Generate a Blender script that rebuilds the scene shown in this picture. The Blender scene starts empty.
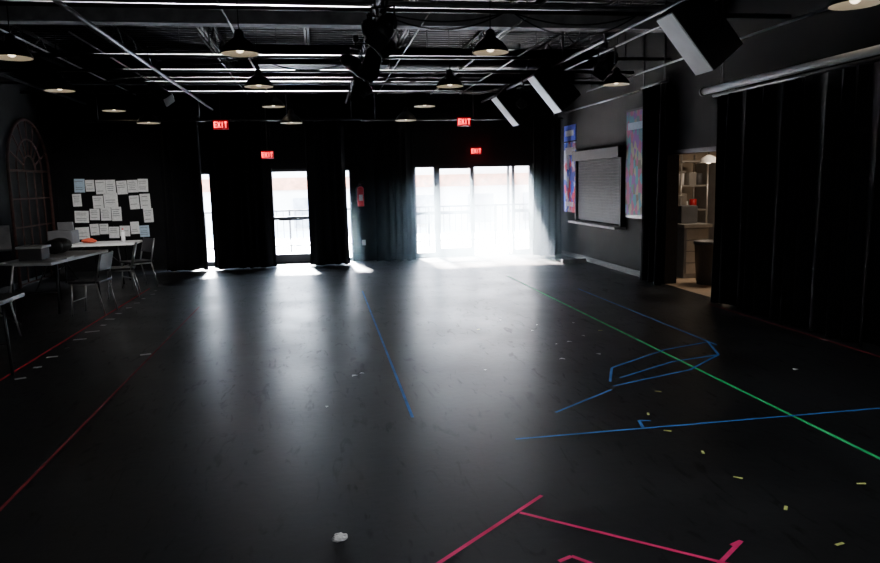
import bpy, bmesh, math, random
from mathutils import Vector, Matrix
random.seed(7)
scn=bpy.context.scene

# ---------------------------------------------------------------- materials
def nt(name):
    m=bpy.data.materials.new(name); m.use_nodes=True
    return m, m.node_tree, m.node_tree.nodes['Principled BSDF']
def mat(name,col,rough=.6,metal=0,spec=.5,noise=0,nscale=8,emit=None,es=0,bump=0,sheen=0):
    m,t,b=nt(name)
    c=(*col,1)
    b.inputs['Base Color'].default_value=c
    b.inputs['Roughness'].default_value=rough
    b.inputs['Metallic'].default_value=metal
    b.inputs['Specular IOR Level'].default_value=spec
    if sheen: b.inputs['Sheen Weight'].default_value=sheen
    tc=t.nodes.new('ShaderNodeTexCoord')
    n=t.nodes.new('ShaderNodeTexNoise'); n.inputs['Scale'].default_value=nscale; n.inputs['Detail'].default_value=5
    t.links.new(tc.outputs['Object'],n.inputs['Vector'])
    if noise:
        r=t.nodes.new('ShaderNodeValToRGB')
        r.color_ramp.elements[0].position=.3; r.color_ramp.elements[1].position=.7
        r.color_ramp.elements[0].color=(*[max(0,x*(1-noise)) for x in col],1)
        r.color_ramp.elements[1].color=(*[min(1,x*(1+noise)) for x in col],1)
        t.links.new(n.outputs['Fac'],r.inputs['Fac']); t.links.new(r.outputs['Color'],b.inputs['Base Color'])
    if bump:
        bp=t.nodes.new('ShaderNodeBump'); bp.inputs['Strength'].default_value=bump; bp.inputs['Distance'].default_value=.01
        t.links.new(n.outputs['Fac'],bp.inputs['Height']); t.links.new(bp.outputs['Normal'],b.inputs['Normal'])
    if emit:
        b.inputs['Emission Color'].default_value=(*emit,1); b.inputs['Emission Strength'].default_value=es
    return m

def floor_mat():
    m,t,b=nt('painted_stage_floor'); L=t.links.new
    tc=t.nodes.new('ShaderNodeTexCoord')
    n1=t.nodes.new('ShaderNodeTexNoise'); n1.inputs['Scale'].default_value=.9; n1.inputs['Detail'].default_value=8; n1.inputs['Roughness'].default_value=.65
    n2=t.nodes.new('ShaderNodeTexNoise'); n2.inputs['Scale'].default_value=14; n2.inputs['Detail'].default_value=6
    mp=t.nodes.new('ShaderNodeMapping'); mp.inputs['Scale'].default_value=(5,1.2,1); mp.inputs['Rotation'].default_value=(0,0,.5)
    n3=t.nodes.new('ShaderNodeTexNoise'); n3.inputs['Scale'].default_value=2.2; n3.inputs['Detail'].default_value=9; n3.inputs['Distortion'].default_value=1.6
    for n in(n1,n2): L(tc.outputs['Object'],n.inputs['Vector'])
    L(tc.outputs['Object'],mp.inputs['Vector']); L(mp.outputs['Vector'],n3.inputs['Vector'])
    r=t.nodes.new('ShaderNodeValToRGB'); e=r.color_ramp.elements
    e[0].position=.3; e[0].color=(.010,.0103,.0112,1); e[1].position=.75; e[1].color=(.023,.0237,.0255,1)
    L(n1.outputs['Fac'],r.inputs['Fac'])
    r2=t.nodes.new('ShaderNodeValToRGB'); e=r2.color_ramp.elements
    e[0].position=.28; e[0].color=(.4,.4,.4,1); e[1].position=.40; e[1].color=(1,1,1,1)
    L(n3.outputs['Fac'],r2.inputs['Fac'])
    mx=t.nodes.new('ShaderNodeMixRGB'); mx.blend_type='MULTIPLY'; mx.inputs['Fac'].default_value=1
    L(r.outputs['Color'],mx.inputs[1]); L(r2.outputs['Color'],mx.inputs[2]); L(mx.outputs['Color'],b.inputs['Base Color'])
    mr=t.nodes.new('ShaderNodeMapRange'); mr.inputs['From Min'].default_value=.3; mr.inputs['From Max'].default_value=.7
    mr.inputs['To Min'].default_value=.28; mr.inputs['To Max'].default_value=.42
    L(n1.outputs['Fac'],mr.inputs['Value'])
    mr2=t.nodes.new('ShaderNodeMapRange'); mr2.inputs['From Min'].default_value=.30; mr2.inputs['From Max'].default_value=.42
    mr2.inputs['To Min'].default_value=.10; mr2.inputs['To Max'].default_value=0
    L(n3.outputs['Fac'],mr2.inputs['Value'])
    ad=t.nodes.new('ShaderNodeMath'); ad.operation='ADD'; L(mr.outputs['Result'],ad.inputs[0]); L(mr2.outputs['Result'],ad.inputs[1])
    L(ad.outputs[0],b.inputs['Roughness'])
    b.inputs['Specular IOR Level'].default_value=.22
    bp=t.nodes.new('ShaderNodeBump'); bp.inputs['Strength'].default_value=.12; bp.inputs['Distance'].default_value=.01
    L(n2.outputs['Fac'],bp.inputs['Height']); L(bp.outputs['Normal'],b.inputs['Normal'])
    return m
def collage_mat(name,cols,sx,sy,sz):
    m,t,b=nt(name); L=t.links.new
    tc=t.nodes.new('ShaderNodeTexCoord'); mp=t.nodes.new('ShaderNodeMapping'); mp.inputs['Scale'].default_value=(sx,sy,sz)
    v=t.nodes.new('ShaderNodeTexVoronoi'); v.inputs['Scale'].default_value=1
    L(tc.outputs['Object'],mp.inputs['Vector']); L(mp.outputs['Vector'],v.inputs['Vector'])
    r=t.nodes.new('ShaderNodeValToRGB'); r.color_ramp.interpolation='CONSTANT'
    while len(r.color_ramp.elements)<len(cols): r.color_ramp.elements.new(.5)
    for i,c in enumerate(cols):
        r.color_ramp.elements[i].position=i/len(cols); r.color_ramp.elements[i].color=(*c,1)
    sp=t.nodes.new('ShaderNodeSeparateColor'); L(v.outputs['Color'],sp.inputs[0]); L(sp.outputs[0],r.inputs['Fac'])
    L(r.outputs['Color'],b.inputs['Base Color']); b.inputs['Roughness'].default_value=.6; b.inputs['Specular IOR Level'].default_value=.1
    return m

FLOOR=floor_mat()
WALL=mat('black_painted_wall',(.0055,.0055,.006),.85,spec=.06,noise=.25,nscale=3,bump=.1)
CEIL=mat('black_ceiling_deck',(.009,.009,.010),.55,spec=.25,noise=.3,nscale=4)
DRAPE=mat('black_velour',(.003,.003,.0038),.95,spec=.08,noise=.3,nscale=5,sheen=.02)
STEELB=mat('black_painted_steel',(.014,.014,.016),.42,spec=.35,noise=.3,nscale=12)
PIPE=mat('galvanised_conduit',(.45,.45,.46),.35,metal=.6,noise=.2,nscale=10)
GREYST=mat('grey_painted_beam',(.36,.36,.37),.7,spec=.2,noise=.3,nscale=6)
ALU=mat('dark_aluminium_frame',(.02,.02,.024),.4,metal=.4,noise=.1)
WHITE=mat('white_plastic',(.85,.85,.86),.45,noise=.05)
PAPER=mat('paper',(.82,.82,.81),.8,noise=.12,nscale=30)
PAPERB=mat('pale_blue_paper',(.45,.58,.7),.8,noise=.12,nscale=30)
INK=mat('printed_ink',(.15,.15,.16),.8,noise=.2,nscale=60)
GLOWFACE=mat('speaker_glow_face',(.7,.72,.74),.35,noise=.08,nscale=5,emit=(.9,.95,1),es=.07)  # pale speaker face; weak emission stands in for light falling on it
LAMPIN=mat('lamp_white_inside',(.75,.72,.66),.5,noise=.03)
BULB=mat('warm_bulb',(1,.9,.75),.5,emit=(1,.84,.62),es=4.5)
EXITR=mat('exit_red_glow',(1,.05,.05),.5,emit=(1,.02,.04),es=8)
EXITB=mat('exit_housing',(.12,.01,.012),.5,emit=(1,.02,.04),es=.2,noise=.1)
RUBBER=mat('black_rubber',(.02,.02,.02),.7,noise=.2)
TABLET=mat('laminate_table_top',(.75,.75,.75),.35,noise=.08,nscale=10)
CHROME=mat('chair_chrome',(.7,.7,.7),.3,metal=.8,noise=.05)
SEAT=mat('dark_chair_plastic',(.035,.035,.04),.45,noise=.1)
ORANGE=mat('orange_fabric',(.6,.09,.04),.7,noise=.2)
REDM=mat('extinguisher_red',(.6,.02,.03),.35,noise=.1)
WOOD=mat('dark_wood',(.03,.014,.012),.8,spec=.1,noise=.35,nscale=12)
CONC=mat('sunlit_concrete',(.88,.88,.87),.9,noise=.06,nscale=3)
BEIGE=mat('beige_stucco',(.88,.84,.78),.9,noise=.06,nscale=3)
REDBAND=mat('brick_red_band',(.55,.24,.14),.9,noise=.3,nscale=6)
TAN=mat('tan_kitchen_floor',(.5,.38,.27),.45,noise=.15,nscale=6)
KWALL=mat('kitchen_wall',(.42,.36,.29),.7,noise=.15,nscale=4)
STAIN=mat('stainless_shelf',(.5,.49,.47),.35,metal=.7,noise=.1)
APPL=mat('grey_appliance',(.3,.3,.3),.4,metal=.3,noise=.1)
GREYP=mat('grey_plastic_bin',(.08,.08,.085),.5,noise=.1)
def tape(n,c,es=0): return mat(n,c,.65,spec=.3,noise=.3,nscale=6)
T_GREEN=tape('green_tape',(.05,.75,.24)); T_BLUE=tape('blue_tape',(.05,.22,.62)); T_PINK=tape('pink_tape',(.9,.03,.18))
T_RED=tape('red_tape',(.8,.03,.06)); T_DRED=tape('worn_red_tape',(.22,.03,.04)); T_WHITE=tape('white_tape',(.85,.85,.85)); T_YEL=tape('yellow_tape',(.75,.85,.25))

# ---------------------------------------------------------------- builder
class B:
    def __init__(s,name): s.name=name; s.bm=bmesh.new(); s.mats=[]
    def mi(s,m):
        if m not in s.mats: s.mats.append(m)
        return s.mats.index(m)
    def _asg(s,vs,m,smooth=False):
        i=s.mi(m); fs=set(f for v in vs for f in v.link_faces)
        for f in fs: f.material_index=i; f.smooth=smooth
    def box(s,c,sz,m,rot=None,bev=0):
        M=Matrix.Translation(c)@(rot.to_4x4() if rot else Matrix.Identity(4))@Matrix.Diagonal((*sz,1))
        g=bmesh.ops.create_cube(s.bm,size=1,matrix=M); vs=g['verts']; s._asg(vs,m)
        if bev:
            es=list(set(e for v in vs for e in v.link_edges)); r=bmesh.ops.bevel(s.bm,geom=es,offset=bev,segments=2,affect='EDGES',profile=.7)
            for f in r['faces']: f.material_index=s.mi(m)
    def bb(s,x0,x1,y0,y1,z0,z1,m,bev=0): s.box(((x0+x1)/2,(y0+y1)/2,(z0+z1)/2),(x1-x0,y1-y0,z1-z0),m,bev=bev)
    def cyl(s,p0,p1,r,m,r2=None,seg=12,caps=True):
        p0=Vector(p0);p1=Vector(p1);d=p1-p0
        M=Matrix.Translation((p0+p1)/2)@d.to_track_quat('Z','Y').to_matrix().to_4x4()
        g=bmesh.ops.create_cone(s.bm,cap_ends=caps,segments=seg,radius1=r,radius2=r if r2 is None else r2,depth=d.length,matrix=M)
        s._asg(g['verts'],m,seg>8)
    def sph(s,c,r,m,sc=(1,1,1),seg=14):
        g=bmesh.ops.create_uvsphere(s.bm,u_segments=seg,v_segments=seg//2+2,radius=r,matrix=Matrix.Translation(c)@Matrix.Diagonal((*sc,1)))
        s._asg(g['verts'],m,True)
    def poly(s,pts,m):
        vs=[s.bm.verts.new(p) for p in pts]; f=s.bm.faces.new(vs); f.material_index=s.mi(m)
    def lathe(s,c,prof,m,seg=28,M=None):
        i=s.mi(m); rings=[]
        for r,z in prof:
            ring=[]
            for k in range(seg):
                a=2*math.pi*k/seg; p=Vector((r*math.cos(a),r*math.sin(a),z))
                if M: p=M@p
                ring.append(s.bm.verts.new(p+Vector(c)))
            rings.append(ring)
        for a,b in zip(rings,rings[1:]):
            for k in range(seg):
                f=s.bm.faces.new((a[k],a[(k+1)%seg],b[(k+1)%seg],b[k])); f.material_index=i; f.smooth=True
    def done(s,loc=None):
        me=bpy.data.meshes.new(s.name)
        s.bm.to_mesh(me); s.bm.free()
        for m in s.mats: me.materials.append(m)
        o=bpy.data.objects.new(s.name,me); bpy.context.collection.objects.link(o)
        return o

XL,XR,YB,YF,ZC=-5.3,5.35,15.7,-3.0,4.3
T=.18
# ---------------------------------------------------------------- shell
b=B('floor'); b.bb(XL-T,XR+T,YF-T,YB+T,-.15,0,FLOOR); b.done()
b=B('ceiling'); b.bb(XL-T,XR+T,YF-T,YB+T,ZC+.04,ZC+.2,CEIL)
y=YF
while y<YB:
    b.bb(XL,XR,y,y+.09,ZC-.01,ZC+.05,CEIL); y+=.19
b.done()
b=B('wall_left'); b.bb(XL-T,XL,YF-T,YB+T,-.1,ZC+.1,WALL); b.done()
b=B('wall_front'); b.bb(XL,XR,YF-T,YF,-.1,ZC+.1,WALL); b.done()
ops=[(-2.75,-2.1,0.0,2.0),(-1.06,-.22,0,2.03),(.42,.66,0.0,2.0),(2.05,4.76,0,2.06)]
b=B('wall_back'); x=XL
for (a,c,z0,z1) in ops:
    b.bb(x,a,YB,YB+T,-.1,ZC+.1,WALL); b.bb(a,c,YB,YB+T,z1,ZC+.1,WALL); x=c
b.bb(x,XR+T,YB,YB+T,-.1,ZC+.1,WALL); b.done()
KY0,KY1=8.55,10.5
b=B('wall_right')
b.bb(XR,XR+T,YF-T,KY0,-.1,ZC+.1,WALL); b.bb(XR,XR+T,KY0,KY1,2.08,ZC+.1,WALL); b.bb(XR,XR+T,KY1,YB,-.1,ZC+.1,WALL); b.done()
b=B('baseboard_right'); b.bb(XR-.016,XR-.001,11.1,YB-.01,0.001,.1,RUBBER); b.done()
b=B('baseboard_left'); b.bb(XL+.001,XL+.016,YF+.01,YB-.01,0.001,.1,RUBBER); b.done()

# ---------------------------------------------------------------- doors & windows in the back wall
def frame(name,x0,x1,z0,z1,y,mid=None,fw=.05,fd=.07,bot=.05):
    b=B(name)
    b.bb(x0,x0+fw,y,y+fd,z0,z1,ALU); b.bb(x1-fw,x1,y,y+fd,z0,z1,ALU)
    b.bb(x0+fw,x1-fw,y,y+fd,z1-fw,z1,ALU); b.bb(x0+fw,x1-fw,y,y+fd,z0,z0+bot,ALU)
    if mid: b.bb(x0+fw,x1-fw,y,y+fd,mid-.035,mid+.035,ALU)
    return b
frame('window_1',-2.75,-2.1,0.0,2.0,YB+.05,bot=.1).done()
b=frame('door_1',-1.06,-.22,0.0,2.03,YB+.05,mid=.98,fw=.06,bot=.2); b.bb(-.9,-.38,YB+.0,YB+.03,.93,.97,ALU); b.done()
frame('window_2',.42,.66,0.0,2.0,YB+.05,bot=.08,fw=.03).done()
frame('window_3',2.05,2.55,0,2.06,YB+.05,mid=1.0,bot=.12).done()
b=frame('door_2',2.55,3.42,0,2.06,YB+.05,mid=1.0,fw=.09,bot=.2); b.bb(2.62,3.36,YB+.0,YB+.03,.97,1.02,ALU); b.done()
b=frame('door_3',0,.86,0.01,2.04,-.025,mid=1.0,fw=.085,fd=.045,bot=.2)
b.bb(.1,.76,-.06,-.035,.97,1.01,ALU)
o=b.done(); o.location=(4.23,YB+.14,0); o.rotation_euler=(0,0,math.radians(76))
frame('window_4',4.3,4.76,0,2.06,YB+.05,mid=1.0,bot=.12,fw=.06).done()
b=B('trim_1'); b.bb(3.42,4.3,YB+.04,YB+.14,2.0,2.06,ALU); b.bb(3.42,4.3,YB+.02,YB+.16,0.001,.012,ALU); b.done()

# ---------------------------------------------------------------- outside
b=B('ground_outside'); b.bb(-25,30,YB+T,60,-.2,-.02,CONC); b.done()
b=B('railing')
for z in (1.02,.12): b.bb(-8,10,18.6,18.64,z,z+.04,ALU)
x=-8
while x<10: b.cyl((x,18.62,-.02),(x,18.62,1.04),.008,ALU,seg=6); x+=.16
x=-8
while x<=10: b.bb(x-.025,x+.025,18.6,18.65,-.02,1.07,ALU); x+=1.8
b.done()
b=B('neighbouring_building'); b.bb(-14,20,27,30,-.02,3.6,BEIGE); b.bb(-14,20,26.9,27,1.5,1.95,REDBAND)
for i in range(14): b.bb(-12+i*2.2,-11+i*2.2,26.94,27,.1,1.2,GREYST)
b.done()

# ---------------------------------------------------------------- drapes
def drape(name,p0,p1,z0,z1,amp=.055,wl=.19,seed=0,flare=.0):
    rnd=random.Random(seed); p0=Vector((*p0,0));p1=Vector((*p1,0)); d=p1-p0; L=d.length; d.normalize(); n=Vector((-d.y,d.x,0))
    N=max(8,int(L/.018)); K=14; bm=bmesh.new(); rows=[]
    ph=[0]
    for i in range(N): ph.append(ph[-1]+ (L/N)/wl*2*math.pi*(1+.45*math.sin(i*.021*7+seed)+.2*rnd.uniform(-1,1)))
    for k in range(K+1):
        z=z0+(z1-z0)*k/K; q=1-k/K; row=[]
        for i in range(N+1):
            s=i/N*L; a=amp*(.45+.55*q**.6)
            off=a*math.sin(ph[i])+.35*a*math.sin(ph[i]*.37+seed+q*1.2)
            s2=s+ (s-L/2)*flare*q**3 + .012*math.sin(ph[i]*2+q*2)
            row.append(bm.verts.new(p0+d*s2+n*off+Vector((0,0,z+(.012*math.sin(ph[i]*.7) if k==0 else 0)))))
        rows.append(row)
    for a,c in zip(rows,rows[1:]):
        for i in range(N):
            f=bm.faces.new((a[i],a[i+1],c[i+1],c[i])); f.smooth=True
    me=bpy.data.meshes.new(name); bm.to_mesh(me); bm.free(); me.materials.append(DRAPE)
    o=bpy.data.objects.new(name,me); bpy.context.collection.objects.link(o)
    m=o.modifiers.new('thick','SOLIDIFY'); m.thickness=.008
    return o
ZT=2.98
drape('stage_curtain',(-3.12,15.0),(-2.34,15.0),.02,ZT,seed=1,flare=.03)
drape('stage_curtain',(-2.2,15.0),(-.96,15.0),.02,ZT,seed=2)
drape('stage_curtain',(-.26,15.0),(.55,15.0),.02,ZT,seed=3,flare=.04)
drape('stage_curtain',(1.13,15.25),(1.99,15.25),.02,ZT,seed=4)
drape('stage_curtain',(4.6,15.1),(5.2,15.1),.02,ZT,seed=5,flare=.1)
drape('stage_curtain',(5.2,11.05),(5.2,10.3),.02,3.1,seed=6,amp=.07)
drape('stage_curtain',(5.18,8.82),(5.18,5.95),.02,2.72,seed=7,amp=.06,wl=.24)
b=B('curtain_rod'); b.cyl((-4.6,15.0,ZT+.02),(.9,15.0,ZT+.02),.022,STEELB); b.cyl((.9,15.2,ZT+.02),(5.3,15.2,ZT+.02),.022,STEELB)
for x in(-4.2,-2.3,-.6,.7): b.cyl((x,15.0,ZT),(x,15.0,ZC-.02),.012,STEELB)
for x in(1.2,3.3,5.1): b.cyl((x,15.2,ZT),(x,15.2,ZC-.02),.012,STEELB)
b.cyl((5.18,5.5,2.74),(5.18,8.9,2.74),.022,STEELB); b.cyl((5.2,10.2,3.12),(5.2,11.1,3.12),.022,STEELB)
for y,z in((5.8,2.74),(8.7,2.74),(10.3,3.12),(11.0,3.12)): b.cyl((5.19,y,z),(5.19,y,ZC-.02),.012,STEELB)
b.done()

# ---------------------------------------------------------------- ceiling structure
def joist(x):
    b=B('open_web_joist'); zb,zt=3.95,ZC-.03
    for sx in(-.025,.025): b.bb(x+sx-.015,x+sx+.015,YF+.02,YB-.02,zb,zb+.03,STEELB); b.bb(x+sx-.015,x+sx+.015,YF+.02,YB-.02,zt-.03,zt,STEELB)
    y=YF+.02; up=True
    while y<YB-.5:
        b.cyl((x,y,zb if up else zt),(x,y+.5,zt if up else zb),.013,STEELB,seg=6); up=not up; y+=.5
    b.done()
for x in (-4.6,-3.1,-1.6,-.1,1.4,2.9,4.4): joist(x)
def ibeam(y,z,m):
    b=B('steel_i_beam'); b.bb(XL+.01,XR-.01,y-.1,y+.1,z,z+.018,m); b.bb(XL+.01,XR-.01,y-.1,y+.1,z+.28,z+.298,m); b.bb(XL+.01,XR-.01,y-.006,y+.006,z,z+.29,m); b.done()
ibeam(9.3,3.64,GREYST); ibeam(3.0,3.64,STEELB); ibeam(14.6,3.64,STEELB)
b=B('lighting_pipe_grid')
for y in(1.5,4.5,6.1,7.6,10.4,11.7,13.0,14.3): b.cyl((XL+.02,y,3.46),(XR-.02,y,3.46),.024,STEELB)
for x in(-4.6,-2.3,.62,3.6): b.cyl((x,YF+.02,3.41),(x,YB-.02,3.41),.024,STEELB)
for y in(1.5,6.1,10.4,14.3):
    for x in(-4.4,-1.4,1.6,4.6): b.cyl((x,y,3.46),(x,y,ZC-.02),.01,STEELB,seg=6)
b.done()
b=B('electrical_conduit')
cd_=[(-2.12,3.5,15.6,3.27,.018),(-.95,5,15.6,3.56,.013),(2.45,6,15.6,3.57,.014),(-3.6,6,15.6,3.57,.012),(4.3,4,12.5,3.57,.014),(1.3,6,15.6,3.58,.009),(-1.4,9.5,15.6,3.57,.01),(3.1,9.5,15.6,3.58,.012),(-2.9,9.5,15.6,3.58,.012)]
for x,a,c,z,r in cd_:
    b.cyl((x,a,z),(x,c,z),r,PIPE)
    for y in(6.5,10,12.3): b.cyl((x,y,z),(x,y,ZC-.02),.006,STEELB,seg=6)
for y,z in((8.2,3.6),(13.4,3.6)): b.cyl((XL+.02,y,z),(XR-.02,y,z),.008,STEELB)
b.cyl((5.25,11.3,3.1),(5.25,14.9,3.1),.016,PIPE)
b.cyl((5.0,4.5,3.3),(5.0,13.0,3.3),.014,PIPE)
for y in(5,9,12.8): b.cyl((5.0,y,3.3),(5.0,y,ZC-.02),.006,STEELB,seg=6)
b.done()
b=B('ventilation_duct')
b.bb(-.9,1.2,12.1,12.55,3.62,3.93,STEELB,bev=.02); b.cyl((1.2,12.3,3.76),(4.9,12.3,3.76),.17,STEELB,seg=20)
for x in(1.2,2.4,3.6,4.8): b.cyl((x,12.3,3.76),(x+.03,12.3,3.76),.18,STEELB,seg=20)
for x in(-.6,.9,2.8,4.6): b.cyl((x,12.3,3.9),(x,12.3,ZC-.02),.01,STEELB,seg=6)
b.done()
b=B('power_cable')
def cable(p,q,sag,r=.008,n=12):
    p=Vector(p);q=Vector(q);pr=None
    for i in range(n+1):
        t=i/n; c=p.lerp(q,t)-Vector((0,0,sag*4*t*(1-t)))
        if pr is not None: b.cyl(pr,c,r,RUBBER,seg=6)
        pr=c
rr=random.Random(9)
for y0,y1 in((6.2,7.5),(7.7,8.9),(8.9,10.3),(10.5,11.6),(11.8,12.9)):
    for k in range(3): cable((.62+rr.uniform(-.06,.06),y0,3.4),(.62+rr.uniform(-.06,.06),y1,3.4),rr.uniform(.1,.35))
for x0,x1,y in((.65,2.0,7.6),(2.1,3.5,7.6),(-2.2,-.9,10.4),(-.8,.6,10.4),(.7,2.0,11.7),(-4.4,-2.4,11.7),(2.2,3.5,13.0)):
    for k in range(2): cable((x0,y,3.45),(x1,y,3.45),rr.uniform(.08,.25))
b.done()

def pendant(x,y,z,r=.215):
    b=B('pendant_lamp')
    outer=[(r,0),(r*1.02,.012),(r*.93,.05),(r*.72,.11),(r*.42,.16),(r*.26,.19),(r*.24,.25),(r*.12,.27),(.001,.275)]
    b.lathe((x,y,z),outer,STEELB)
    inner=[(r,0),(r*.9,.045),(r*.69,.1),(r*.4,.148),(.001,.16)]
    b.lathe((x,y,z),inner,LAMPIN)
    b.sph((x,y,z+.075),.055,BULB,(1,1,1.2))
    b.cyl((x,y,z+.13),(x,y,z+.16),.03,WHITE)
    b.cyl((x,y,z+.27),(x,y,ZC-.015),.007,STEELB,seg=6)
    b.done()
for p in [(-3.4,9.07,3.2),(-.84,8.71,3.2),(-3.87,12,3.2),(-3.9,15.05,3.2),(-3.2,14.7,2.93),(-.86,11.55,3.2),(-.82,14.45,3.2),(2.07,8.52,3.2),(2.12,11.5,3.2),(2.15,14.5,3.2),(1.8,14.8,2.95),(4.85,11.3,3.2),(4.75,13.9,3.2),(4.85,6.0,3.2),(-.5,14.6,2.9),
          (2.07,5.3,3.2),(-.84,5.3,3.2),(-3.6,5.6,3.2),(2.07,2.2,3.2),(-.84,2.2,3.2),(-3.6,2.2,3.2),(4.7,2.6,3.2)]:
    pendant(*p)

def speaker(x,y,z,L=.72,W=.34,D=.4):
    b=B('hanging_loudspeaker'); a=math.radians(50)
    R=Matrix.Rotation(a,3,'Y')
    def P(v): return Vector((x,y,z))+R@Vector(v)
    b.box(P((0,0,D/2+.012)),(L,W,D),STEELB,rot=R,bev=.015)
    b.box(P((0,0,.004)),(L*.97,W*.94,.012),GLOWFACE,rot=R)
    for s in(-1,1):
        b.box(P((0,s*(W/2+.012),D/2)),(.05,.01,D*.8),STEELB,rot=R)
    t=P((0,0,D))
    b.cyl(t,(t.x,t.y,ZC-.02),.014,STEELB)
    b.done()
speaker(3.68,6.9,3.0); speaker(3.53,11.0,3.0); speaker(3.6,13.7,3.0,L=.7,W=.4)

def stagelight(x,y,z,yaw,tilt,r=.09,L=.34):
    b=B('stage_light')
    d=Vector((math.sin(yaw)*math.cos(tilt),math.cos(yaw)*math.cos(tilt),-math.sin(tilt))); c=Vector((x,y,z))
    b.cyl(c-d*L*.45,c+d*L*.55,r,STEELB,r2=r*1.1,seg=20); b.cyl(c-d*L*.75,c-d*L*.45,r*.6,STEELB,r2=r,seg=20)
    b.cyl(c+d*L*.55,c+d*(L*.55+.02),r*1.25,STEELB,seg=4)
    b.cyl(c+d*(L*.57),c+d*(L*.57+.012),r*.85,GREYST,seg=20)
    s=d.cross(Vector((0,0,1))).normalized()
    for k in(-1,1): b.cyl(c+s*k*(r+.02),Vector((x,y,z+.2))+s*k*(r+.02),.01,STEELB,seg=6)
    b.cyl(Vector((x,y,z+.2))-s*(r+.03),Vector((x,y,z+.2))+s*(r+.03),.01,STEELB,seg=6)
    b.cyl((x,y,z+.19),(x,y,3.41),.014,STEELB); b.box((x,y,3.42),(.06,.06,.09),STEELB)
    b.done()
stagelight(.62,6.6,3.05,3.6,.6); stagelight(.62,7.2,3.1,2.6,.7); stagelight(.62,8.0,3.0,3.4,.8); stagelight(.5,8.9,3.1,2.4,.5)
stagelight(.62,10.0,3.05,2.9,.6); stagelight(.62,11.0,3.05,3.3,.6); stagelight(3.6,8.7,3.1,4.0,.6); stagelight(3.6,12.4,3.1,3.6,.5); stagelight(-2.3,11.5,3.1,2.2,.6)

b=B('projection_screen_tube'); b.cyl((4.98,4.2,2.78),(4.98,8.8,2.78),.042,WHITE,seg=20)
for y in(4.2,8.8): b.cyl((4.98,y-.02,2.78),(4.98,y+.02,2.78),.055,STEELB,seg=20)
for y in(4.6,8.4): b.cyl((4.98,y,2.8),(4.98,y,ZC-.02),.008,STEELB,seg=6)
b.done()

# ---------------------------------------------------------------- exit signs
def exitsign(x,y,z,w=.26,hang=True):
    b=B('exit_sign'); h=w*.62
    b.box((x,y,z),(w,.05,h),EXITB,bev=.008)
    s=w*.17; lh=h*.62; st=s*.26; yy=y-.03
    def bar(cx,cz,sx,sz,rot=0): b.box((cx,yy,cz),(sx,.012,sz),EXITR,rot=Matrix.Rotation(rot,3,'Y'))
    xs=[x+(i-1.5)*w*.225 for i in range(4)]
    bar(xs[0]-s*.4,z,st,lh)
    for k in(-1,0,1): bar(xs[0],z+k*(lh-st)/2,s,st)
    ang=math.atan2(s,lh); bar(xs[1],z,st,lh*1.1,ang); bar(xs[1],z,st,lh*1.1,-ang)
    bar(xs[2],z,st,lh); bar(xs[3],z,st,lh); bar(xs[3],z+(lh-st)/2,s*1.1,st)
    if hang: b.cyl((x,y,z+h/2),(x,y,ZC-.02),.01,STEELB,seg=6)
    b.done()
exitsign(-1.71,13.5,2.79); exitsign(2.75,13.5,2.81); exitsign(-1.01,14.8,2.30,.24); exitsign(3.45,15.66,2.35,.24,False)

# ---------------------------------------------------------------- right wall items
P1=collage_mat('blue_red_poster',[(.06,.12,.6),(.6,.65,.8),(.65,.06,.1),(.08,.1,.4),(.5,.2,.3),(.7,.7,.75)],1,9,6)
P2=collage_mat('collage_poster',[(.12,.2,.22),(.35,.11,.2),(.1,.25,.32),(.3,.28,.22),(.22,.1,.3),(.16,.14,.12)],1,12,7)
PB=mat('poster_blue',(.1,.13,.65),.5,noise=.2)
e=.002
b=B('theatre_poster'); b.bb(XR-.02,XR-e,14.5,15.2,2.5,2.83,PB); b.bb(XR-.02,XR-e,14.5,15.2,.98,2.47,P1)
b.bb(XR-.025,XR-.02,14.6,15.1,2.6,2.72,PAPER); b.bb(XR-.025,XR-.02,14.6,15.1,2.2,2.36,PAPER); b.bb(XR-.025,XR-.02,14.6,15.1,1.1,1.2,PAPER); b.done()
b=B('theatre_poster'); b.bb(XR-.03,XR-e,11.15,11.95,1.0,2.85,ALU); b.bb(XR-.036,XR-.03,11.19,11.91,1.05,2.81,P2)
b.bb(XR-.04,XR-.036,11.25,11.85,2.5,2.62,PAPERB); b.done()
b=B('roller_shutter')
SH=mat('shutter_slat_metal',(.022,.022,.024),.6,spec=.15,metal=.1,noise=.2)
SB=mat('shutter_frame',(.012,.012,.013),.7,spec=.1,noise=.2)
b.bb(XR-.09,XR-e,12.0,12.07,.82,2.13,SB); b.bb(XR-.09,XR-e,14.25,14.32,.82,2.13,SB); b.bb(XR-.16,XR-e,11.98,14.34,2.05,2.25,SB,bev=.02)
z=.86
while z<2.04:
    b.box((XR-.04,13.16,z+.025),(.022,2.2,.05),SH,rot=Matrix.Rotation(.25,3,'Y')); z+=.055
b.bb(XR-.22,XR-e,11.95,14.37,.78,.82,GREYST,bev=.008); b.done()
b=B('light_switch'); b.bb(XR-.012,XR-e,11.05,11.12,1.15,1.27,WHITE,bev=.003); b.done()
b=B('pinned_notice'); b.bb(XR-.006,XR-e,5.5,5.78,1.3,1.6,PAPER); b.bb(XR-.006,XR-e,5.45,5.75,1.72,1.9,PAPER); b.done()

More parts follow.
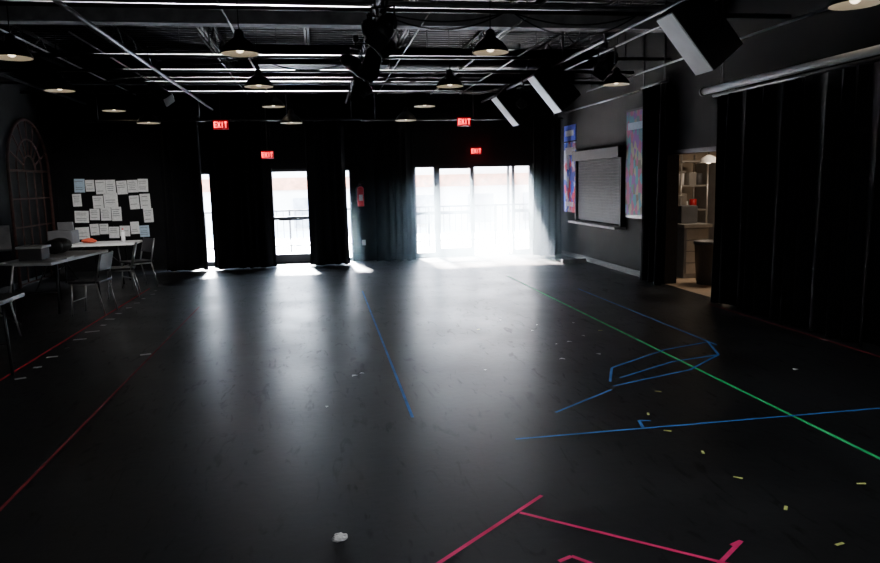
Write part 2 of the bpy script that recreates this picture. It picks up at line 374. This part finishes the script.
b=B('fire_extinguisher'); x,y=.86,YB-.12
b.cyl((x,y,1.2),(x,y,1.58),.07,REDM,seg=20); b.sph((x,y,1.58),.07,REDM,(1,1,.7)); b.cyl((x,y,1.6),(x,y,1.68),.02,STEELB)
b.box((x+.02,y,1.69),(.11,.025,.02),STEELB); b.box((x+.03,y,1.73),(.1,.02,.012),STEELB,rot=Matrix.Rotation(-.25,3,'Y'))
b.cyl((x-.03,y,1.67),(x-.09,y,1.58),.01,RUBBER); b.cyl((x-.09,y,1.58),(x-.085,y,1.3),.01,RUBBER)
b.bb(x-.05,x+.05,y+.05,YB-.002,1.3,1.34,STEELB); b.bb(x-.04,x+.04,y-.078,y-.068,1.32,1.45,PAPER); b.done()
b=B('wall_outlet'); b.bb(.86,.94,YB-.012,YB-.002,.34,.46,WHITE,bev=.003); b.done()

# ---------------------------------------------------------------- kitchen beyond opening
b=B('kitchen_floor'); b.bb(XR+T,9.6,7.5,13.2,-.15,-.001,TAN); b.bb(XR,XR+T,KY0,KY1,-.1,.004,TAN); b.done()
b=B('wall_kitchen'); b.bb(XR+T,9.6,13.2,13.35,-.1,2.9,KWALL); b.bb(9.6,9.75,7.5,13.35,-.1,2.9,KWALL); b.bb(XR+T,9.6,7.35,7.5,-.1,2.9,KWALL); b.done()
b=B('kitchen_ceiling'); b.bb(XR+T,9.75,7.35,13.35,2.8,2.95,KWALL); b.done()
b=B('trim_2')
for y in(KY0,KY1-.05): b.bb(XR-.01,XR+T+.01,y,y+.05,0.005,2.08,STEELB)
b.bb(XR-.01,XR+T+.01,KY0,KY1,2.03,2.09,STEELB); b.done()
b=B('storage_shelf')
x0,x1,y0,y1=6.62,7.15,12.4,12.9
for x in(x0,x1):
    for y in(y0,y1): b.cyl((x,y,0),(x,y,2.1),.018,STAIN)
for z in(.15,.62,1.05,1.5,1.95): b.bb(x0,x1,y0,y1,z,z+.03,STAIN)
rr=random.Random(3); cm=[WHITE,GREYP,TAN,GREYP,WHITE,STAIN,PAPER,APPL,STEELB,REDM]
for z in(.18,.65,1.08,1.53):
    x=x0+.04
    while x<x1-.12:
        w=rr.uniform(.07,.14); h=rr.uniform(.1,.3)
        if rr.random()<.5: b.bb(x,x+w,y0+.05,y0+.35,z,z+h,rr.choice(cm),bev=.008)
        else: b.cyl((x+w/2,y0+.18,z),(x+w/2,y0+.18,z+h),w/2,rr.choice(cm))
        x+=w+rr.uniform(.01,.05)
b.done()
b=B('refrigerator'); b.bb(7.3,8.1,12.3,13.1,.08,1.95,APPL,bev=.02); b.bb(7.32,8.08,12.26,12.3,.1,1.2,APPL,bev=.01); b.bb(7.32,8.08,12.26,12.3,1.22,1.93,APPL,bev=.01)
for z in(.8,1.3): b.cyl((7.4,12.22,z),(7.4,12.22,z+.35),.014,CHROME)
for x in(7.4,8.0): b.cyl((x,12.5,0),(x,12.5,.09),.03,RUBBER); b.cyl((x,13.0,0),(x,13.0,.09),.03,RUBBER)
b.done()
b=B('kitchen_counter'); b.bb(5.9,6.4,10.9,12.9,.85,.9,STAIN); b.bb(5.93,6.37,10.95,12.88,0.0,.85,APPL)
for k in range(4): b.bb(5.96+.0,6.34,10.935,10.95,.08+k*.19,.25+k*.19,STAIN,bev=.004)
b.bb(6.0,6.3,11.2,11.5,.9,1.2,GREYP,bev=.02); b.cyl((6.2,11.8,.9),(6.2,11.8,1.08),.07,REDM)
for z in(1.35,1.75): b.bb(5.6,5.9,10.9,12.9,z,z+.03,STAIN)
for i in range(9): b.cyl((5.75,11.0+i*.2,1.38),(5.75,11.0+i*.2,1.5+.04*(i%3)),.06,(WHITE,STAIN,GREYP)[i%3])
b.bb(5.56,5.62,10.9,12.9,0.0,2.2,STEELB); b.done()
b=B('trash_can'); c=(6.02,10.3,0)
b.lathe(c,[(.001,.0),(.19,.0),(.23,.62),(.25,.63),(.25,.68),(.24,.68),(.2,.05),(.001,.05)],GREYP); b.done()
b=B('kitchen_pendant'); b.lathe((6.7,11.6,1.92),[(.16,0),(.13,.08),(.04,.13),(.001,.14)],WHITE); b.sph((6.7,11.6,1.95),.05,BULB); b.cyl((6.7,11.6,2.04),(6.7,11.6,2.8),.008,STEELB); b.done()
def area(name,loc,rot,sx,sy,e,col):
    l=bpy.data.lights.new(name,'AREA'); l.shape='RECTANGLE'; l.size=sx; l.size_y=sy; l.energy=e; l.color=col
    o=bpy.data.objects.new(name,l); o.location=loc; o.rotation_euler=rot; bpy.context.collection.objects.link(o); return o
area('kitchen_ceiling_light',(7.0,10.6,2.75),(0,0,0),1.2,.4,42,(1,.8,.6))

# ---------------------------------------------------------------- back-left: papers, arch
rr=random.Random(5)
b=B('pinned_papers')
for row,(zt,zb) in enumerate(((1.86,1.60),(1.57,1.29),(1.26,1.00),(.97,.72))):
    x=-5.02+rr.uniform(0,.1)
    while x<-3.4:
        w=rr.choice((.17,.19,.2,.2,.27))
        if x+w>-3.40: break
        if rr.random()<.95:
            t=rr.uniform(-.04,.04); h=(zt-zb)*rr.uniform(.85,1.12); zz=(zt+zb)/2+rr.uniform(-.05,.05)
            mm=PAPERB if rr.random()<.06 else PAPER
            R=Matrix.Rotation(t,3,'Y')
            b.box((x+w/2,YB-.006,zz),(w,.004,h),mm,rot=R)
            for k in range(5):
                if rr.random()<.6: b.box((x+w/2-.01,YB-.009,zz+h*(.32-.15*k)),(w*rr.uniform(.5,.8),.002,h*.035),INK,rot=R)
        x+=w+rr.uniform(.002,.025)
b.done()
b=B('wall_notices')
for i in range(5):
    for j in range(3):
        if rr.random()<.8: b.bb(XL+e,XL+.006,11.9+i*.27,12.1+i*.27,.85+j*.33,1.12+j*.33,PAPER)
b.done()
b=B('arched_window_frame'); y0,y1=13.35,15.2; yc=(y0+y1)/2; r=(y1-y0)/2; zs=2.05; X=XL+.05
def bar3(p,q,w=.03): b.cyl(p,q,w,WOOD,seg=8)
bar3((X,y0,0.0),(X,y0,zs)); bar3((X,y1,0.0),(X,y1,zs)); bar3((X,y0,zs),(X,y1,zs),.02)
for rad in(r,r*.62,r*.3):
    pr=None
    for k in range(21):
        a=math.pi*k/20; p=(X,yc+rad*math.cos(a),zs+rad*math.sin(a))
        if pr: bar3(pr,p,.03 if rad==r else .015)
        pr=p
for k in range(1,8):
    a=math.pi*k/8; bar3((X,yc+r*.3*math.cos(a),zs+r*.3*math.sin(a)),(X,yc+r*math.cos(a),zs+r*math.sin(a)),.014)
for k in range(1,5): yy=y0+(y1-y0)*k/5; bar3((X,yy,.05),(X,yy,zs),.014)
for z in(.05,.55,1.05,1.55): bar3((X,y0,z),(X,y1,z),.014)
b.done()

# ---------------------------------------------------------------- tables and chairs
def table(cx,cy,lx,ly,rz=0,top=TABLET,h=.74):
    b=B('folding_table')
    b.bb(-lx/2,lx/2,-ly/2,ly/2,h-.04,h,top,bev=.008)
    along=1 if ly>lx else 0
    for e in(-1,1):
        if along:
            y=e*(ly/2-.25)
            for s in(-1,1): b.cyl((s*(lx/2-.08),y,0.0),(s*(lx/2-.08),y-e*.05,h-.04),.014,STEELB)
            b.cyl((-(lx/2-.08),y-.0,.3),((lx/2-.08),y-.0,.3),.011,STEELB); b.cyl((0,y-e*.02,.3),(0,y-e*.45,h-.05),.01,STEELB)
        else:
            x=e*(lx/2-.25)
            for s in(-1,1): b.cyl((x,s*(ly/2-.08),0.0),(x-e*.05,s*(ly/2-.08),h-.04),.014,STEELB)
            b.cyl((x,-(ly/2-.08),.3),(x,(ly/2-.08),.3),.011,STEELB); b.cyl((x-e*.02,0,.3),(x-e*.45,0,h-.05),.01,STEELB)
    o=b.done(); o.location=(cx,cy,0); o.rotation_euler=(0,0,rz); return o
table(-3.85,11.1,.76,1.83,-.12); table(-4.1,13.6,1.6,.7,.05); table(-4.8,8.8,.76,1.83,0,top=SEAT); table(-3.2,6.5,.76,1.5,0,top=SEAT)
def chair(cx,cy,rz):
    b=B('stacking_chair')
    for s in(-1,1):
        b.cyl((s*.2,-.2,0),(s*.2,-.17,.44),.011,CHROME); b.cyl((s*.2,.24,0),(s*.2,.15,.44),.011,CHROME); b.cyl((s*.2,.15,.44),(s*.19,.24,.84),.011,CHROME)
        b.cyl((s*.2,-.18,.43),(s*.2,.16,.43),.011,CHROME)
    b.cyl((-.2,-.18,.2),(.2,-.18,.2),.008,CHROME)
    b.box((0,-.01,.455),(.42,.42,.03),SEAT,bev=.012)
    b.box((0,.215,.72),(.4,.025,.24),SEAT,rot=Matrix.Rotation(-.22,3,'X'),bev=.01)
    o=b.done(); o.location=(cx,cy,0); o.rotation_euler=(0,0,rz)
chair(-3.15,11.8,-1.4); chair(-3.15,12.8,-.9); chair(-4.65,10.35,2.6); chair(-3.15,10.3,-1.7); chair(-3.85,8.8,-.5); chair(-4.1,8.1,-.4)
b=B('duffel_bag'); b.sph((-3.95,11.6,.86),.13,RUBBER,(1.2,2.1,.9)); b.cyl((-3.95,11.45,.95),(-3.95,11.75,.95),.012,RUBBER); b.sph((-3.95,11.35,.86),.1,RUBBER,(1.3,1,1.1)); b.done()
b=B('storage_box'); b.bb(-4.1,-3.8,10.45,10.75,.742,.92,GREYP,bev=.01); b.bb(-4.12,-3.78,10.43,10.77,.91,.94,WHITE,bev=.005); b.done()
b=B('paper_stack'); b.bb(-3.72,-3.5,10.5,10.8,.742,.765,PAPER); b.box((-3.6,11.1,.747),(.22,.3,.008),PAPER,rot=Matrix.Rotation(.4,3,'Z')); b.done()
b=B('computer_monitor'); b.bb(-5.0,-4.55,9.3,9.33,.86,1.2,STEELB,bev=.01); b.bb(-4.8,-4.75,9.33,9.36,.76,.95,STEELB); b.bb(-4.9,-4.65,9.26,9.44,.742,.76,STEELB,bev=.004); b.done()
b=B('orange_jacket'); b.sph((-4.12,13.55,.79),.07,ORANGE,(1.3,1.3,.6)); b.sph((-4.04,13.5,.78),.05,ORANGE,(1.3,1.4,.6)); b.sph((-4.2,13.6,.78),.05,ORANGE,(1.2,1.4,.7)); b.done()
def stand(x,y,rz):
    b=B('music_stand')
    for k in range(3):
        a=k*2.094; b.cyl((0,0,.22),(.26*math.cos(a),.26*math.sin(a),.01),.01,STEELB)
    b.cyl((0,0,.15),(0,0,1.02),.012,STEELB); b.box((0,-.03,1.12),(.5,.015,.33),GREYST,rot=Matrix.Rotation(-.5,3,'X')); b.box((0,-.09,.975),(.5,.07,.012),GREYST,rot=Matrix.Rotation(-.5,3,'X'))
    o=b.done(); o.location=(x,y,0); o.rotation_euler=(0,0,rz)
stand(-4.1,9.6,.4)
b=B('desk_printer'); b.bb(-4.75,-4.35,13.4,13.8,.742,.98,GREYP,bev=.02); b.bb(-4.7,-4.4,13.3,13.4,.78,.79,PAPER); b.bb(-4.68,-4.42,13.72,13.76,.97,1.12,GREYP,bev=.005); b.done()
b=B('water_bottle'); b.cyl((-3.55,13.6,.742),(-3.55,13.6,.92),.035,WHITE); b.cyl((-3.55,13.6,.92),(-3.55,13.6,.96),.035,WHITE,r2=.015); b.cyl((-3.55,13.6,.96),(-3.55,13.6,.985),.016,REDM); b.done()

# ---------------------------------------------------------------- floor tape
def tapeobj(name,segs,m,w=.025,z=.001):
    b=B(name)
    for i,(p,q) in enumerate(segs):
        p=Vector((*p,0));q=Vector((*q,0)); d=(q-p).normalized(); n=Vector((-d.y,d.x,0))*w/2
        zz=Vector((0,0,z+.0003*(i%4)))
        b.poly([p-n+zz,p+n+zz,q+n+zz,q-n+zz][::-1],m)
    b.done()
tapeobj('green_floor_tape',[((3.23,2.6),(3.23,12.2))],T_GREEN,.028,.0015)
tapeobj('blue_floor_tape',[((.59,4.95),(.59,11.2)),((3.88,6.46),(3.88,10.4)),((2.33,5.48),(2.52,5.89)),((2.52,5.89),(3.29,6.40)),((3.29,6.4),(3.87,6.61)),((3.87,6.61),(3.68,6.09)),((3.68,6.09),(3.15,5.66)),((3.15,5.66),(2.3,5.35)),((2.46,5.57),(3.14,5.96)),((3.14,5.96),(3.68,6.09)),((1.63,4.82),(2.25,5.26)),((1.2,4.36),(4.6,4.38)),((2.14,4.52),(2.10,4.36)),((2.14,4.52),(2.22,4.5))],T_BLUE,.022,.003)
tapeobj('pink_floor_tape',[((.2,2.73),(1.11,3.51)),((.94,3.34),(1.72,2.66)),((1.55,2.6),(1.87,2.85)),((1.05,2.88),(1.2,2.7)),((1.05,2.88),(.98,2.85)),((1.8,2.82),(1.87,2.85))],T_PINK,.022,.0045)
tapeobj('red_floor_tape',[((-2.93,4.5),(-2.93,12.6))],T_RED,.026,.006)
tapeobj('worn_red_floor_tape',[((-1.77,2.5),(-1.77,10.4)),((5.03,4.5),(5.03,8.6))],T_DRED,.022,.007)
rr=random.Random(11); segs=[]
y=6.8
while y<12.6: segs.append(((-2.8+rr.uniform(-.05,.05),y),(-2.72+rr.uniform(-.05,.03),y+rr.uniform(-.03,.05)))); y+=.42
segs+=[((-1.89,7.5),(-1.79,7.53))]
tapeobj('white_tape_marks',segs,T_WHITE,.055,.008)
segs=[]
for (x,y) in [(2.26,3.08),(2.26,2.72),(2.27,3.47),(2.25,3.85),(2.25,4.26),(2.25,4.6),(2.88,3.27),(2.6,5.1),(3.0,7.4),(1.7,7.8)]:
    a=rr.uniform(0,3.1); segs.append(((x,y),(x+.05*math.cos(a),y+.05*math.sin(a))))
tapeobj('yellow_tape_marks',segs,T_YEL,.017,.0085)
b=B('paper_scraps')
for (x,y) in [(.23,6.19),(4.03,5.45),(-.02,5.35),(2.51,6.97),(2.35,6.9),(2.6,6.4),(2.3,7.6),(2.75,7.2),(2.2,6.3),(2.9,7.9),(2.1,8.3),(1.4,6.1),(2.45,7.9),(.3,6.25)]:
    s=rr.uniform(.018,.032); a=rr.uniform(0,3)
    b.poly([(x+s*k*math.cos(a+i*1.2566),y+s*k*math.sin(a+i*1.2566),.004+.006*(i%2)) for i,k in enumerate((1,.8,1.2,.7,1))],PAPER)
b.done()
b=B('crumpled_paper'); b.sph((.02,3.24,.018),.025,PAPER,(1.5,1,.7),seg=12)
for v in b.bm.verts: v.co+=Vector((rr.uniform(-1,1),rr.uniform(-1,1),rr.uniform(-.3,.8)))*.008
for f in b.bm.faces: f.smooth=False
b.done()
b=B('low_floor_box'); b.bb(4.75,5.25,13.6,13.72,0,.09,GREYST,bev=.01); b.done()

# added volume imitating lens glow at the doorway (density fades away from the doors)
m=bpy.data.materials.new('door_glow_volume'); m.use_nodes=True; t=m.node_tree; t.nodes.clear()
vo=t.nodes.new('ShaderNodeVolumeScatter'); vo.inputs['Anisotropy'].default_value=.72; vo.inputs['Color'].default_value=(.66,.88,1,1)
tc=t.nodes.new('ShaderNodeTexCoord'); ds=t.nodes.new('ShaderNodeVectorMath'); ds.operation='DISTANCE'; ds.inputs[1].default_value=(3.8,15.5,.6)
t.links.new(tc.outputs['Object'],ds.inputs[0])
mr=t.nodes.new('ShaderNodeMapRange'); mr.interpolation_type='SMOOTHERSTEP'; mr.inputs['From Min'].default_value=0; mr.inputs['From Max'].default_value=4.6; mr.inputs['To Min'].default_value=1; mr.inputs['To Max'].default_value=0
t.links.new(ds.outputs['Value'],mr.inputs['Value'])
pw=t.nodes.new('ShaderNodeMath'); pw.operation='POWER'; pw.inputs[1].default_value=2.0; t.links.new(mr.outputs['Result'],pw.inputs[0])
ml=t.nodes.new('ShaderNodeMath'); ml.operation='MULTIPLY'; ml.inputs[1].default_value=.34; t.links.new(pw.outputs[0],ml.inputs[0]); t.links.new(ml.outputs[0],vo.inputs['Density'])
ou=t.nodes.new('ShaderNodeOutputMaterial'); t.links.new(vo.outputs[0],ou.inputs['Volume'])
b=B('door_glow_volume'); b.bb(-.8,XR-.24,10.9,YB-.01,.012,3.15,m); b.done()

# ---------------------------------------------------------------- light
w=bpy.data.worlds.new('sky'); scn.world=w; w.use_nodes=True; t=w.node_tree
bg=t.nodes['Background']; bg.inputs['Strength'].default_value=32
tc=t.nodes.new('ShaderNodeTexCoord'); sp=t.nodes.new('ShaderNodeSeparateXYZ'); r=t.nodes.new('ShaderNodeValToRGB')
r.color_ramp.elements[0].position=0; r.color_ramp.elements[0].color=(.85,.94,1,1); r.color_ramp.elements[1].position=.9; r.color_ramp.elements[1].color=(.45,.65,1,1)
t.links.new(tc.outputs['Generated'],sp.inputs[0]); t.links.new(sp.outputs['Z'],r.inputs['Fac']); t.links.new(r.outputs['Color'],bg.inputs['Color'])
s=bpy.data.lights.new('sun','SUN'); s.energy=750; s.angle=.12; s.color=(.96,.98,1)
so=bpy.data.objects.new('sun',s); so.location=(0,30,30); bpy.context.collection.objects.link(so)
so.rotation_euler=Vector((.08,-.74,-.70)).to_track_quat('-Z','Y').to_euler()
for i,(a,c,z0,z1) in enumerate(ops):
    o=area('daylight_portal',((a+c)/2,YB+T+.02,(z0+z1)/2),(math.radians(-90),0,0),c-a,z1-z0,1,(1,1,1)); o.data.cycles.is_portal=True
o=area('front_fill_light',(.5,YF+.2,3.6),(0,0,0),2.4,.5,45,(.95,.97,1)); o.rotation_euler=Vector((.12,1,-.28)).to_track_quat('-Z','Y').to_euler()  # unseen general fill, added behind the camera
o=area('overhead_fill_light',(1.6,2.2,3.9),(0,0,0),1.6,.5,74,(.95,.97,1)); o.rotation_euler=Vector((.0,.45,-1)).to_track_quat('-Z','Y').to_euler()  # unseen fill added overhead to brighten the near floor and tape
def spot(name,loc,tgt,e,ang,col):
    l=bpy.data.lights.new(name,'SPOT'); l.energy=e; l.spot_size=math.radians(ang); l.spot_blend=1; l.shadow_soft_size=.08; l.color=col
    o=bpy.data.objects.new(name,l); o.location=loc; bpy.context.collection.objects.link(o); o.rotation_euler=(Vector(tgt)-Vector(loc)).to_track_quat('-Z','Y').to_euler()
spot('board_spot_light',(-2.55,10.6,2.85),(-4.1,14.6,.85),520,54,(1,.98,.96))

# ---------------------------------------------------------------- camera
f=710.;rho=.022;th=math.radians(9.34);ph=math.radians(8.03)
F=Vector((math.sin(th)*math.cos(ph),math.cos(th)*math.cos(ph),-math.sin(ph)))
Rv=Vector((math.cos(th),-math.sin(th),0)); U=Rv.cross(F)
Rc=math.cos(rho)*Rv-math.sin(rho)*U; Uc=math.sin(rho)*Rv+math.cos(rho)*U
M=Matrix((Rc,Uc,-F)).transposed().to_4x4(); M.translation=(0,0,1.7)
cd=bpy.data.cameras.new('camera'); cd.sensor_width=36; cd.lens=f/880*36; cd.clip_start=.05; cd.clip_end=300
co=bpy.data.objects.new('camera',cd); bpy.context.collection.objects.link(co); co.matrix_world=M; scn.camera=co
